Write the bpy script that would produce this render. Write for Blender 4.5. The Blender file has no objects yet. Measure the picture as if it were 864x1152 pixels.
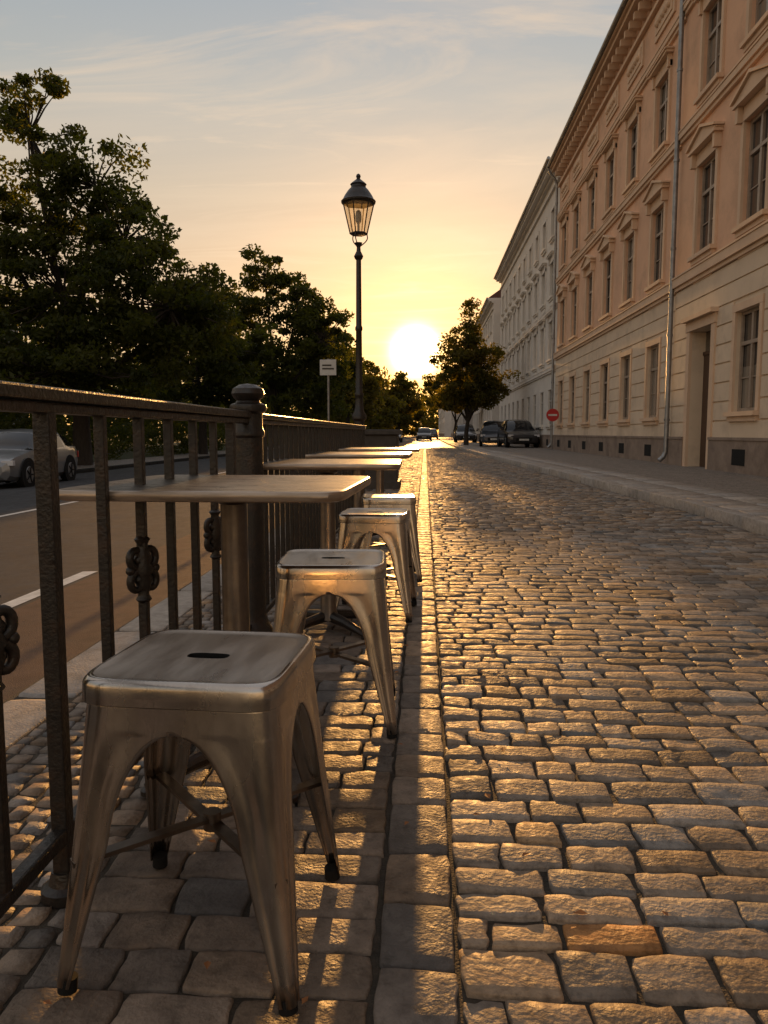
import bpy, math, random
import numpy as np
from mathutils import Vector, Matrix
R = math.radians
scene = bpy.context.scene
rng = np.random.default_rng(7)
random.seed(7)

# ------------------------------------------------------------ materials
def newmat(name):
    m = bpy.data.materials.new(name); m.use_nodes = True
    nt = m.node_tree; b = nt.nodes['Principled BSDF']
    return m, nt, b

def mat(name, c1, c2=None, scale=5.0, rough=0.6, rough2=None, metal=0.0, bump=0.0, bscale=60.0,
        detail=6.0, stretch=(1,1,1), attr=None, attr_amt=0.5, spec=0.5, dirt=None):
    m, nt, b = newmat(name); N = nt.nodes; L = nt.links
    if c2 is None: c2 = tuple(x*0.75 for x in c1)
    tc = N.new('ShaderNodeTexCoord'); mp = N.new('ShaderNodeMapping'); mp.inputs['Scale'].default_value = stretch
    L.new(tc.outputs['Object'], mp.inputs['Vector'])
    n = N.new('ShaderNodeTexNoise'); n.inputs['Scale'].default_value = scale; n.inputs['Detail'].default_value = detail
    n.inputs['Roughness'].default_value = 0.62
    L.new(mp.outputs[0], n.inputs['Vector'])
    rp = N.new('ShaderNodeValToRGB'); rp.color_ramp.elements[0].position = .32; rp.color_ramp.elements[1].position = .68
    rp.color_ramp.elements[0].color = (*c2, 1); rp.color_ramp.elements[1].color = (*c1, 1)
    L.new(n.outputs['Fac'], rp.inputs[0]); col = rp.outputs[0]
    if dirt:
        n3 = N.new('ShaderNodeTexNoise'); n3.inputs['Scale'].default_value = dirt[1]; n3.inputs['Detail'].default_value = 8
        n3.inputs['Roughness'].default_value = .7
        L.new(mp.outputs[0], n3.inputs['Vector'])
        r3 = N.new('ShaderNodeValToRGB'); r3.color_ramp.elements[0].position = .5; r3.color_ramp.elements[1].position = .72
        L.new(n3.outputs['Fac'], r3.inputs[0])
        mx = N.new('ShaderNodeMix'); mx.data_type = 'RGBA'; L.new(r3.outputs[0], mx.inputs[0])
        L.new(col, mx.inputs[6]); mx.inputs[7].default_value = (*dirt[0], 1); col = mx.outputs[2]
    if attr:
        at = N.new('ShaderNodeAttribute'); at.attribute_name = attr
        mx = N.new('ShaderNodeMix'); mx.data_type = 'RGBA'; mx.blend_type = 'MULTIPLY'; mx.inputs[0].default_value = 1
        L.new(col, mx.inputs[6]); L.new(at.outputs['Color'], mx.inputs[7]); col = mx.outputs[2]
    L.new(col, b.inputs['Base Color'])
    b.inputs['Metallic'].default_value = metal
    b.inputs['Specular IOR Level'].default_value = spec
    if rough2 is None: b.inputs['Roughness'].default_value = rough
    else:
        n4 = N.new('ShaderNodeTexNoise'); n4.inputs['Scale'].default_value = scale*2.3; n4.inputs['Detail'].default_value = 5
        L.new(mp.outputs[0], n4.inputs['Vector'])
        mr = N.new('ShaderNodeMapRange'); mr.inputs[1].default_value = .35; mr.inputs[2].default_value = .65
        mr.inputs[3].default_value = rough; mr.inputs[4].default_value = rough2
        L.new(n4.outputs['Fac'], mr.inputs[0]); L.new(mr.outputs[0], b.inputs['Roughness'])
    if bump > 0:
        n2 = N.new('ShaderNodeTexNoise'); n2.inputs['Scale'].default_value = bscale; n2.inputs['Detail'].default_value = 5
        L.new(mp.outputs[0], n2.inputs['Vector'])
        bp = N.new('ShaderNodeBump'); bp.inputs['Strength'].default_value = bump; bp.inputs['Distance'].default_value = 0.01
        L.new(n2.outputs['Fac'], bp.inputs['Height']); L.new(bp.outputs[0], b.inputs['Normal'])
    return m

def voronoi_paving(name, c1, c2, scale, rough=.55, stretch=(1,1,1)):
    m, nt, b = newmat(name); N = nt.nodes; L = nt.links
    tc = N.new('ShaderNodeTexCoord'); mp = N.new('ShaderNodeMapping'); mp.inputs['Scale'].default_value = stretch
    L.new(tc.outputs['Object'], mp.inputs[0])
    v = N.new('ShaderNodeTexVoronoi'); v.inputs['Scale'].default_value = scale; v.inputs['Randomness'].default_value = .55
    v2 = N.new('ShaderNodeTexVoronoi'); v2.feature = 'DISTANCE_TO_EDGE'; v2.inputs['Scale'].default_value = scale; v2.inputs['Randomness'].default_value = .55
    L.new(mp.outputs[0], v.inputs['Vector']); L.new(mp.outputs[0], v2.inputs['Vector'])
    sp = N.new('ShaderNodeSeparateColor'); L.new(v.outputs['Color'], sp.inputs[0])
    mx = N.new('ShaderNodeMix'); mx.data_type = 'RGBA'; mx.inputs[6].default_value = (*c1,1); mx.inputs[7].default_value = (*c2,1)
    L.new(sp.outputs[0], mx.inputs[0])
    mr = N.new('ShaderNodeMapRange'); mr.inputs[1].default_value = 0; mr.inputs[2].default_value = .09
    L.new(v2.outputs['Distance'], mr.inputs[0])
    mx2 = N.new('ShaderNodeMix'); mx2.data_type = 'RGBA'; mx2.inputs[6].default_value = (.045,.038,.03,1)
    L.new(mr.outputs[0], mx2.inputs[0]); L.new(mx.outputs[2], mx2.inputs[7]); L.new(mx2.outputs[2], b.inputs['Base Color'])
    bp = N.new('ShaderNodeBump'); bp.inputs['Strength'].default_value = .8; bp.inputs['Distance'].default_value = .012
    L.new(mr.outputs[0], bp.inputs['Height']); L.new(bp.outputs[0], b.inputs['Normal'])
    b.inputs['Roughness'].default_value = rough
    return m

def brick_paving(name, c1, c2, bw, bh, rough=.5):
    m, nt, b = newmat(name); N = nt.nodes; L = nt.links
    tc = N.new('ShaderNodeTexCoord')
    br = N.new('ShaderNodeTexBrick'); br.inputs['Scale'].default_value = 1
    br.inputs['Brick Width'].default_value = bw; br.inputs['Row Height'].default_value = bh
    br.inputs['Mortar Size'].default_value = .012; br.inputs['Color1'].default_value = (*c1,1); br.inputs['Color2'].default_value = (*c2,1)
    br.inputs['Mortar'].default_value = (.05,.04,.03,1)
    L.new(tc.outputs['Object'], br.inputs['Vector']); L.new(br.outputs['Color'], b.inputs['Base Color'])
    n = N.new('ShaderNodeTexNoise'); n.inputs['Scale'].default_value = 9; L.new(tc.outputs['Object'], n.inputs['Vector'])
    sb = N.new('ShaderNodeMath'); sb.operation = 'SUBTRACT'; L.new(n.outputs['Fac'], sb.inputs[0]); L.new(br.outputs['Fac'], sb.inputs[1])
    bp = N.new('ShaderNodeBump'); bp.inputs['Strength'].default_value = .7; bp.inputs['Distance'].default_value = .015
    L.new(sb.outputs[0], bp.inputs['Height']); L.new(bp.outputs[0], b.inputs['Normal'])
    b.inputs['Roughness'].default_value = rough
    return m

def leafmat(name, c1, c2, trans=.45):
    m = bpy.data.materials.new(name); m.use_nodes = True; nt = m.node_tree; N = nt.nodes; L = nt.links
    N.clear()
    out = N.new('ShaderNodeOutputMaterial')
    at = N.new('ShaderNodeAttribute'); at.attribute_name = 'tint'
    sp = N.new('ShaderNodeSeparateColor'); L.new(at.outputs['Color'], sp.inputs[0])
    mx = N.new('ShaderNodeMix'); mx.data_type = 'RGBA'; mx.inputs[6].default_value = (*c1,1); mx.inputs[7].default_value = (*c2,1)
    L.new(sp.outputs[0], mx.inputs[0])
    d = N.new('ShaderNodeBsdfPrincipled'); d.inputs['Roughness'].default_value = .6; L.new(mx.outputs[2], d.inputs['Base Color'])
    d.inputs['Specular IOR Level'].default_value = .2
    t = N.new('ShaderNodeBsdfTranslucent')
    hs = N.new('ShaderNodeMix'); hs.data_type = 'RGBA'; hs.blend_type = 'MULTIPLY'; hs.inputs[0].default_value = 1
    hs.inputs[7].default_value = (2.6, 2.5, .6, 1); L.new(mx.outputs[2], hs.inputs[6]); L.new(hs.outputs[2], t.inputs['Color'])
    ms = N.new('ShaderNodeMixShader'); ms.inputs[0].default_value = trans
    L.new(d.outputs[0], ms.inputs[1]); L.new(t.outputs[0], ms.inputs[2]); L.new(ms.outputs[0], out.inputs[0])
    return m

IRON = mat('cast_iron_paint', (.022,.018,.015), (.012,.01,.009), 30, .30, .50, bump=.25, bscale=120, dirt=((.05,.027,.016), 18))
STEEL = mat('raw_steel', (.60,.54,.48), (.44,.395,.35), 6, .17, .34, metal=1, bump=.03, bscale=260, stretch=(1,1,.35), dirt=((.30,.25,.205), 5))
SEATM = mat('brushed_seat_steel', (.62,.56,.49), (.46,.41,.355), 9, .26, .46, metal=.72, bump=.04, bscale=200, stretch=(1,.25,1), dirt=((.30,.25,.20), 9))
DSTEEL = mat('dark_steel', (.24,.20,.17), (.13,.11,.095), 9, .3, .5, metal=1)
UNDER = mat('table_underside', (.48,.42,.36), (.34,.30,.26), 7, .6)
RUBBER_SHADE = mat('rubber_and_slot_shade', (.015,.015,.015), rough=.85, spec=.2)
TABLETOP = mat('table_top_metal', (.27,.25,.23), (.13,.12,.11), 4, .24, .42, metal=1, stretch=(1.5,12,4), bump=.06, bscale=40, dirt=((.08,.065,.055),7))
TABLEEDGE = mat('table_edge', (.50,.40,.31), (.30,.23,.17), 8, .3, .45, metal=.7, stretch=(1,1,8))
COBBLE = mat('cobble_stone', (.31,.25,.195), (.155,.125,.098), 15, .58, .82, bump=.5, bscale=85, attr='tint', dirt=((.095,.075,.058), 34), spec=.42)
SLAB = mat('slab_stone', (.255,.205,.165), (.135,.108,.088), 12, .54, .78, bump=.5, bscale=120, attr='tint', dirt=((.08,.062,.047), 22), spec=.42)
KERBM = mat('kerb_granite', (.38,.34,.30), (.25,.22,.195), 22, .55, .75, bump=.5, bscale=120, attr='tint', dirt=((.16,.14,.115), 6))
SAND = mat('joint_sand', (.07,.054,.038), (.03,.025,.018), 25, .9, bump=.6, bscale=180)
ASPH = mat('asphalt', (.058,.060,.064), (.040,.041,.044), 3, .7, .9, bump=.5, bscale=220, dirt=((.034,.034,.035), 1.2), spec=.25)
BIKE = mat('bike_lane_asphalt', (.105,.066,.052), (.07,.05,.042), 5, .75, .9, bump=.5, bscale=220, spec=.25)
PAINT = mat('road_paint', (.75,.74,.70), (.5,.49,.46), 14, .6)
GRASS = mat('grass_ground', (.05,.06,.02), (.03,.035,.014), 2, .9)
PEACH = mat('peach_render', (.78,.50,.33), (.67,.42,.28), .9, .85, bump=.25, bscale=40, dirt=((.52,.34,.23), .7), spec=.2)
CREAM = mat('cream_render', (.74,.60,.45), (.64,.515,.385), 1.1, .85, bump=.3, bscale=40, dirt=((.50,.40,.30), .9), spec=.2)
TRIM = mat('stucco_trim', (.74,.54,.38), (.62,.45,.315), 1.6, .8, bump=.2, bscale=50, spec=.2)
PLINTH = mat('plinth_stone', (.32,.25,.20), (.22,.17,.14), 2.5, .8, bump=.4, bscale=30, spec=.2, dirt=((.16,.12,.095), 1.4))
WHITE = mat('white_render', (.72,.68,.62), (.62,.58,.53), 1, .85, spec=.2)
WTRIM = mat('white_trim', (.76,.72,.66), (.65,.61,.56), 1, .8, spec=.2)
GREYR = mat('grey_render', (.45,.42,.40), (.38,.36,.34), 1, .85, spec=.2)
FRAME = mat('window_frame_paint', (.36,.29,.23), (.28,.22,.17), 8, .5)
WFRAME = mat('window_frame_white', (.55,.52,.48), rough=.5)
ROOF = mat('roof_tiles', (.16,.07,.045), (.09,.045,.035), 4, .8)
ZINC = mat('zinc', (.30,.31,.32), (.2,.2,.21), 6, .35, .5, metal=.8)
DOORM = mat('door_wood', (.09,.045,.026), (.05,.026,.016), 6, .45, stretch=(4,4,.6))
BARK = mat('bark', (.05,.038,.027), (.025,.018,.013), 6, .9, bump=.8, bscale=20, stretch=(3,3,.6))
STONEBOX = mat('planter_stone', (.06,.05,.043), (.03,.026,.022), 8, .6, bump=.4, bscale=60)
GLASS, nt, b = newmat('window_glass'); b.inputs['Base Color'].default_value=(.025,.026,.028,1); b.inputs['Roughness'].default_value=.05
b.inputs['IOR'].default_value=2.2; b.inputs['Specular IOR Level'].default_value=.8
GLASSC, nt, b = newmat('window_glass_curtained'); b.inputs['Base Color'].default_value=(.20,.18,.15,1); b.inputs['Roughness'].default_value=.07
b.inputs['IOR'].default_value=2.0; b.inputs['Specular IOR Level'].default_value=.7
CARGLASS, nt, b = newmat('car_glass'); b.inputs['Base Color'].default_value=(.012,.013,.015,1); b.inputs['Roughness'].default_value=.04
def paint(name, c):
    m, nt, b = newmat(name); b.inputs['Base Color'].default_value=(*c,1); b.inputs['Roughness'].default_value=.35
    b.inputs['Metallic'].default_value=.4; b.inputs['Coat Weight'].default_value=.8; b.inputs['Coat Roughness'].default_value=.06
    return m
SILVER = paint('silver_paint', (.20,.21,.225)); BLACKP = paint('black_paint', (.02,.02,.025)); BLUEP = paint('blue_grey_paint', (.06,.07,.09))
HEADL, nt, b = newmat('headlight_glass'); b.inputs['Base Color'].default_value=(.6,.6,.62,1); b.inputs['Roughness'].default_value=.1
TAILL, nt, b = newmat('tail_light'); b.inputs['Base Color'].default_value=(.35,.01,.01,1); b.inputs['Roughness'].default_value=.15
SIGNW = mat('sign_white', (.62,.62,.60), rough=.5); SIGNR = mat('sign_red', (.5,.02,.02), (.42,.02,.02), rough=.45)
LGLASS = bpy.data.materials.new('lantern_glass'); LGLASS.use_nodes=True
nt = LGLASS.node_tree; nt.nodes.clear()
o_=nt.nodes.new('ShaderNodeOutputMaterial'); t_=nt.nodes.new('ShaderNodeBsdfTransparent'); t_.inputs[0].default_value=(.92,.88,.8,1)
g_=nt.nodes.new('ShaderNodeBsdfGlossy'); g_.inputs['Roughness'].default_value=.08
l_=nt.nodes.new('ShaderNodeBsdfTranslucent'); l_.inputs[0].default_value=(.8,.72,.55,1)
m1=nt.nodes.new('ShaderNodeMixShader'); m1.inputs[0].default_value=.12; m2=nt.nodes.new('ShaderNodeMixShader'); m2.inputs[0].default_value=.22
nt.links.new(t_.outputs[0],m1.inputs[1]); nt.links.new(g_.outputs[0],m1.inputs[2])
nt.links.new(m1.outputs[0],m2.inputs[1]); nt.links.new(l_.outputs[0],m2.inputs[2]); nt.links.new(m2.outputs[0],o_.inputs[0])
LEAF = leafmat('leaves_dark', (.022,.031,.008), (.070,.072,.014), .45)
LEAFG = leafmat('leaves_sun_glow', (.042,.046,.010), (.13,.10,.022), .5)  # warmer leaf colour stands in for hazy sun glow on trees near the sun
FALLEN = mat('fallen_leaf', (.35,.14,.04), (.2,.08,.03), 20, .7)

# ------------------------------------------------------------ mesh helpers
class MB:
    def __init__(s): s.v=[]; s.f=[]; s.m=[]
    def add(s, vs, fs, m=0):
        o=len(s.v); s.v += [tuple(p) for p in vs]
        for f in fs: s.f.append(tuple(i+o for i in f)); s.m.append(m)
    def box(s,x0,x1,y0,y1,z0,z1,m=0):
        s.add([(x0,y0,z0),(x1,y0,z0),(x1,y1,z0),(x0,y1,z0),(x0,y0,z1),(x1,y0,z1),(x1,y1,z1),(x0,y1,z1)],
              [(0,3,2,1),(4,5,6,7),(0,1,5,4),(1,2,6,5),(2,3,7,6),(3,0,4,7)],m)
    def quad(s,a,b,c,d,m=0): s.add([a,b,c,d],[(0,1,2,3)],m)
    def prism(s, poly, x0, x1, m=0):   # poly in (y,z)
        n=len(poly); vs=[(x0,y,z) for y,z in poly]+[(x1,y,z) for y,z in poly]
        fs=[tuple(range(n)), tuple(range(2*n-1,n-1,-1))]+[(i,i+n,(i+1)%n+n,(i+1)%n) for i in range(n)]
        s.add(vs,fs,m)
    def cyl(s,p0,p1,r0,r1=None,n=12,m=0,caps=True):
        if r1 is None: r1=r0
        s.tube([p0,p1],[r0,r1],n,m,caps)
    def tube(s,path,rad,n=8,m=0,caps=True):
        P=[Vector(p) for p in path]
        if not hasattr(rad,'__len__'): rad=[rad]*len(P)
        vs=[]; fs=[]; ref=None
        for i,p in enumerate(P):
            d=(P[min(i+1,len(P)-1)]-P[max(i-1,0)])
            if d.length<1e-9: d=Vector((0,0,1))
            d.normalize()
            if ref is None:
                ref = Vector((1,0,0)) if abs(d.x)<.8 else Vector((0,1,0))
            a=d.cross(ref)
            if a.length<1e-6: a=d.orthogonal()
            a.normalize(); b_=d.cross(a).normalized(); ref=a.cross(d)
            for k in range(n):
                t=2*math.pi*k/n; vs.append(p+(a*math.cos(t)+b_*math.sin(t))*rad[i])
        for i in range(len(P)-1):
            for k in range(n):
                fs.append((i*n+k,i*n+(k+1)%n,(i+1)*n+(k+1)%n,(i+1)*n+k))
        if caps: fs.append(tuple(range(n-1,-1,-1))); fs.append(tuple(range((len(P)-1)*n,len(P)*n)))
        s.add(vs,fs,m)
    def lathe(s,c,prof,n=24,m=0):
        vs=[];fs=[]
        for r,z in prof:
            for k in range(n):
                t=2*math.pi*k/n; vs.append((c[0]+r*math.cos(t),c[1]+r*math.sin(t),c[2]+z))
        for i in range(len(prof)-1):
            for k in range(n): fs.append((i*n+k,i*n+(k+1)%n,(i+1)*n+(k+1)%n,(i+1)*n+k))
        fs.append(tuple(range(n-1,-1,-1))); fs.append(tuple(range((len(prof)-1)*n,len(prof)*n)))
        s.add(vs,fs,m)
    def sphere(s,c,r,n=12,m=0,sz=1):
        s.lathe(c,[(max(r*math.sin(math.pi*i/8),1e-4),-r*sz*math.cos(math.pi*i/8)) for i in range(9)],n,m)
    def obj(s,name,mats,parent=None,smooth=False,bevel=0,angle=35,origin=(0,0,0)):
        me=bpy.data.meshes.new(name); o=Vector(origin)
        me.from_pydata([tuple(Vector(p)-o) for p in s.v],[],s.f)
        for mm in (mats if isinstance(mats,(list,tuple)) else [mats]): me.materials.append(mm)
        me.polygons.foreach_set('material_index',s.m); me.update()
        if smooth:
            me.polygons.foreach_set('use_smooth',[True]*len(me.polygons)); me.set_sharp_from_angle(angle=R(angle))
        ob=bpy.data.objects.new(name,me); scene.collection.objects.link(ob)
        if parent: ob.parent=parent
        else: ob.location=origin
        if bevel:
            bm=ob.modifiers.new('bevel','BEVEL'); bm.width=bevel; bm.segments=2; bm.limit_method='ANGLE'; bm.angle_limit=R(40)
        return ob
def empty(name,loc=(0,0,0),rz=0):
    e=bpy.data.objects.new(name,None); e.location=loc; e.rotation_euler=(0,0,rz); e.empty_display_size=.2
    scene.collection.objects.link(e); return e

def npmesh(name, V, F, mt, tint=None, smooth=True, parent=None):
    me=bpy.data.meshes.new(name); nv=len(V); nf=len(F); k=F.shape[1]
    me.vertices.add(nv); me.vertices.foreach_set('co',V.astype(np.float32).ravel())
    me.loops.add(nf*k); me.loops.foreach_set('vertex_index',F.astype(np.int32).ravel())
    me.polygons.add(nf); me.polygons.foreach_set('loop_start',np.arange(0,nf*k,k,dtype=np.int32))
    me.polygons.foreach_set('loop_total',np.full(nf,k,dtype=np.int32))
    if smooth: me.polygons.foreach_set('use_smooth',np.ones(nf,dtype=bool))
    me.update(calc_edges=True)
    if tint is not None:
        a=me.color_attributes.new('tint','FLOAT_COLOR','POINT')
        c=np.ones((nv,4),dtype=np.float32); c[:,:3]=tint; a.data.foreach_set('color',c.ravel())
    me.materials.append(mt)
    ob=bpy.data.objects.new(name,me); scene.collection.objects.link(ob)
    if parent: ob.parent=parent
    return ob

# ------------------------------------------------------------ stones
def vnoise(x,y,seed=0):
    xi=np.floor(x).astype(int); yi=np.floor(y).astype(int); fx=x-xi; fy=y-yi
    def h(a,b):
        n=(a*374761393+b*668265263+seed*1442695)&0x7fffffff
        n=((n^(n>>13))*1274126177)&0x7fffffff
        return ((n^(n>>16))&0xffff)/65535.
    fx=fx*fx*(3-2*fx); fy=fy*fy*(3-2*fy)
    return (h(xi,yi)*(1-fx)+h(xi+1,yi)*fx)*(1-fy)+(h(xi,yi+1)*(1-fx)+h(xi+1,yi+1)*fx)*fy

def stones(name, rects, mt, hi=9, gap=.006, edge=.007, noise=.004, tilt=.004, jit=.005, z0=0., tintf=None, pexp=6, zfun=None, tv=1.0):
    rects=np.array(rects); n=len(rects)
    if hi==9: u=np.array([-1,-.975,-.925,-.5,0,.5,.925,.975,1])
    else: u=np.array([-1,-.94,0,.94,1.])
    k=len(u); U,Vv=np.meshgrid(u,u,indexing='ij'); U=U.ravel();Vv=Vv.ravel()
    mx=np.maximum(abs(U),abs(Vv)); nm=(abs(U)**pexp+abs(Vv)**pexp)**(1/pexp); nm[nm==0]=1
    sc=mx/nm; U2=U*sc; V2=Vv*sc
    prof=np.where(mx>=.999,-.035,np.where(mx>.93,-edge,np.where(mx>.88,-edge*.15,edge*.1)))
    hx=(rects[:,1]-rects[:,0])/2-gap; hy=(rects[:,3]-rects[:,2])/2-gap
    cx=(rects[:,0]+rects[:,1])/2; cy=(rects[:,2]+rects[:,3])/2
    X=cx[:,None]+hx[:,None]*U2; Y=cy[:,None]+hy[:,None]*V2
    J=rng.uniform(-jit,jit,(n,4,2))
    wts=np.stack([(1-U2)*(1-V2),(1+U2)*(1-V2),(1-U2)*(1+V2),(1+U2)*(1+V2)])/4
    X+=np.einsum('nk,kp->np',J[:,:,0],wts); Y+=np.einsum('nk,kp->np',J[:,:,1],wts)
    tx=rng.normal(0,tilt,n); ty=rng.normal(0,tilt,n); tz=rng.normal(0,tilt*.7,n)
    # ragged outlines
    rim=np.where(mx>.85,1,0)
    Xj=(vnoise(X*60,Y*60,21)-.5)*.008*rim; Yj=(vnoise(X*60,Y*60,22)-.5)*.008*rim; X=X+Xj; Y=Y+Yj
    Z=z0+prof[None,:]+tz[:,None]+tx[:,None]*U2+ty[:,None]*V2
    Z+=np.where(mx<.97,1,0)*((vnoise(X*28,Y*28,3)-.5)*noise*1.6+(vnoise(X*75,Y*75,5)-.5)*noise)
    Z+=(vnoise(X*1.3,Y*1.3,9)-.5)*.012
    if zfun is not None: Z+=zfun(X,Y)
    V=np.stack([X,Y,Z],-1).reshape(-1,3)
    q=[]
    for i in range(k-1):
        for j in range(k-1): q.append((i*k+j,(i+1)*k+j,(i+1)*k+j+1,i*k+j+1))
    q=np.array(q); F=(np.arange(n)[:,None,None]*(k*k)+q[None]).reshape(-1,4)
    b=1+(rng.uniform(.55,1.45,n)-1)*tv; w=rng.normal(0,.085,n)*tv
    T=np.stack([b*(1+w),b,b*(1-w*1.3)],-1)
    if tintf: T=tintf(T,cx,cy,hx,hy)
    T=np.repeat(T,k*k,axis=0)
    return npmesh(name,V,F,mt,T)

def kx(y):  # right kerb line
    return float(np.interp(y,[-10,9,15,37,60,400],[3.05,3.0,2.78,1.95,1.75,1.75]))
def rows(y0,y1,dy,xa,xb,wmin,wmax,dj=.12):
    out=[]; y=y0
    while y<y1:
        d=dy*random.uniform(1-dj,1+dj); a=xa(y) if callable(xa) else xa; bb=xb(y) if callable(xb) else xb
        x=a; first=True
        while x<bb-1e-3:
            w=random.uniform(wmin,wmax)
            if first: w*=random.uniform(.5,1); first=False
            if bb-(x+w)<wmin*.6: w=bb-x
            out.append((x,x+w,y,y+d)); x+=w
        y+=d
    return out
def special(T,cx,cy,hx,hy):
    i=np.argmin((cx-.30)**2+(cy-1.33)**2); T[i]=(1.6,.95,.42)
    for (px,py) in [(.9,3.1),(.35,4.4),(1.5,2.2)]:
        i=np.argmin((cx-px)**2+(cy-py)**2); T[i]*=.6
    return T
stones('cobblestone_road', rows(.45,7,.100,.061,kx,.095,.215,.18), COBBLE, 9, gap=.0030, edge=.0035, noise=.0030, tilt=.0014, jit=.005, tintf=special, pexp=14)
stones('cobblestone_road', rows(7,46,.101,.061,kx,.11,.21,.14), COBBLE, 5, gap=.0034, edge=.004, tilt=.0018, jit=.005, pexp=14)
stones('border_stones', [(-.08,.06,y,y2) for y,y2 in (lambda L:[(L[i],L[i+1]) for i in range(len(L)-1)])(list(np.cumsum([.4]+[random.uniform(.12,.24) for _ in range(260)])))], SLAB, 9, gap=.0024, edge=.003, noise=.003, tilt=.0012, jit=.002, pexp=16)
stones('slab_pavement', rows(.4,9,.106,-.66,-.083,.12,.21), SLAB, 9, gap=.0022, edge=.0024, noise=.0030, tilt=.001, jit=.003, pexp=16)
stones('slab_pavement', rows(9,46,.12,-1.19,-.083,.14,.24), SLAB, 5, gap=.003, edge=.0025, tilt=.001, jit=.002, pexp=18)
mos=rows(.3,9,.062,-1.2,-.665,.05,.08,.15)
stones('mosaic_pavement', mos, SLAB, 5, gap=.0025, edge=.003, tilt=.0012, jit=.005, pexp=8)
stones('kerb_stone_edge', [(-1.42,-1.2,y,y+.9) for y in np.arange(-2,46,.9)], KERBM, 9, gap=.004, edge=.004, noise=.002, tilt=.001, jit=.001, pexp=20, tv=.3)
rk=[]
for y in np.arange(-3,90,.95): rk.append((0.0,.16,y,y+.95))
stones('kerb_stone_edge', rk, KERBM, 9, gap=.003, edge=.006, noise=.003, tilt=.001, jit=.001, pexp=20, z0=.12,
       tv=.3).name='kerb_right'
# bend right kerb mesh to the kerb line and give it a visible face
kr=bpy.data.objects['kerb_right']
for v in kr.data.vertices:
    if v.co.z<.10: v.co.z=-.03
    v.co.x+=kx(v.co.y)
kr.name='kerb'
sl=[]
for y in np.arange(-3,60,.5):
    for c in range(2): sl.append((.165+c*.5,.165+c*.5+.5,y+(.25 if c else 0),y+.5+(.25 if c else 0)))
so=stones('slab_footpath', sl, KERBM, 5, gap=.004, edge=.003, tilt=.0015, jit=.002, pexp=20, z0=.12, tv=.3)
for v in so.data.vertices: v.co.x+=kx(v.co.y)
# bed / sheets
g=MB(); g.quad((-2500,-2500,-.9),(2500,-2500,-.9),(2500,2500,-.9),(-2500,2500,-.9)); g.obj('ground',GRASS)
g=MB(); g.quad((-1.43,-6,-.0115),(3.4,-6,-.0115),(3.4,90,-.0115),(-1.43,90,-.0115)); g.obj('sand_bed',SAND)
FARP=brick_paving('far_cobble',(.26,.22,.185),(.17,.145,.12),.2,.1)
g=MB(); g.quad((-1.43,46,0),(1.95,46,0),(1.95,420,0),(-1.43,420,0)); g.obj('cobbled_road_far',FARP)
MOSR=voronoi_paving('mosaic_paving',(.27,.23,.195),(.165,.14,.118),11,.65)
g=MB(); ys=[-8,9,15,37,60,420]
for i in range(len(ys)-1):
    a,b2=ys[i],ys[i+1]
    g.quad((kx(a)+.1,a,.108),(30,a,.108),(30,b2,.108),(kx(b2)+.1,b2,.108))
g.obj('footpath',MOSR)
# left street, sloping gently down away from the railing
def rz(x): return -.12+(x+1.42)*(.38/10.58)
g=MB(); g.quad((-12,-30,rz(-12)),(-1.4,-30,rz(-1.4)),(-1.4,420,rz(-1.4)),(-12,420,rz(-12))); g.obj('asphalt_road',ASPH)
def strip(name,x0,x1,segs,mt,dz):
    g=MB()
    for a,b2 in segs: g.quad((x0,a,rz(x0)+dz),(x1,a,rz(x1)+dz),(x1,b2,rz(x1)+dz),(x0,b2,rz(x0)+dz))
    return g.obj(name,mt)
strip('bike_lane',-2.45,-1.41,[(-30,420)],BIKE,.004)
strip('lane_marking',-2.62,-2.50,[(y,y+3.4) for y in (-4.5,2.3,9.1,15.9,22.7,29.5,36.3)],PAINT,.004)
strip('centre_marking',-6.1,-5.98,[(y,y+3) for y in np.arange(-8,120,6)],PAINT,.004)
g=MB(); g.box(-1.425,-1.39,-30,46,-.5,-.03); g.box(-1.43,-1.2,46,420,-.5,.01); g.obj('kerb',KERBM)
g=MB()
for y in np.arange(-10,140,1.0): g.box(-12.16,-12,y+.004,y+.996,-.6,-.36)
g.obj('kerb',KERBM,bevel=.01)
g=MB(); g.quad((-14.5,-30,-.37),(-12.1,-30,-.37),(-12.1,420,-.37),(-14.5,420,-.37)); g.obj('park_path',MOSR)
g=MB(); g.quad((-400,-60,-.374),(-12.3,-60,-.374),(-12.3,420,-.374),(-400,420,-.374)); g.obj('park_lawn',GRASS)

# fallen leaves on the paving
g=MB()
for i in range(80):
    x=random.uniform(-.65,.3) if i<50 else random.uniform(.1,2.6); y=random.uniform(.9,5); s_=random.uniform(.008,.018)
    t=random.uniform(0,6.3); c,s2=math.cos(t),math.sin(t)
    pts=[(-1,0,.0),(-.2,.55,.2),(1,0,.05),(-.2,-.55,.25)]
    g.add([(x+s_*(p[0]*c-p[1]*s2),y+s_*(p[0]*s2+p[1]*c),.009+s_*p[2]) for p in pts],[(0,1,2,3)])
g.obj('fallen_leaves',FALLEN)
# tufts of grass in the long joint beside the border stones
g=MB()
for i in range(420):
    y=random.uniform(.7,9)**1.0; x=random.choice((-.083,.0605,.0605))+random.uniform(-.004,.004)
    if math.sin(y*5.3)+math.sin(y*2.1+1)<.2: continue
    h=random.uniform(.006,.02); t=random.uniform(0,6.3); dx=math.cos(t)*h*.5; dy=math.sin(t)*h*.5
    g.add([(x-.001,y,-.012),(x+.001,y+.001,-.012),(x+dx,y+dy,h-.006)],[(0,1,2)])
g.obj('grass_tufts',GRASS)

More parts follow.
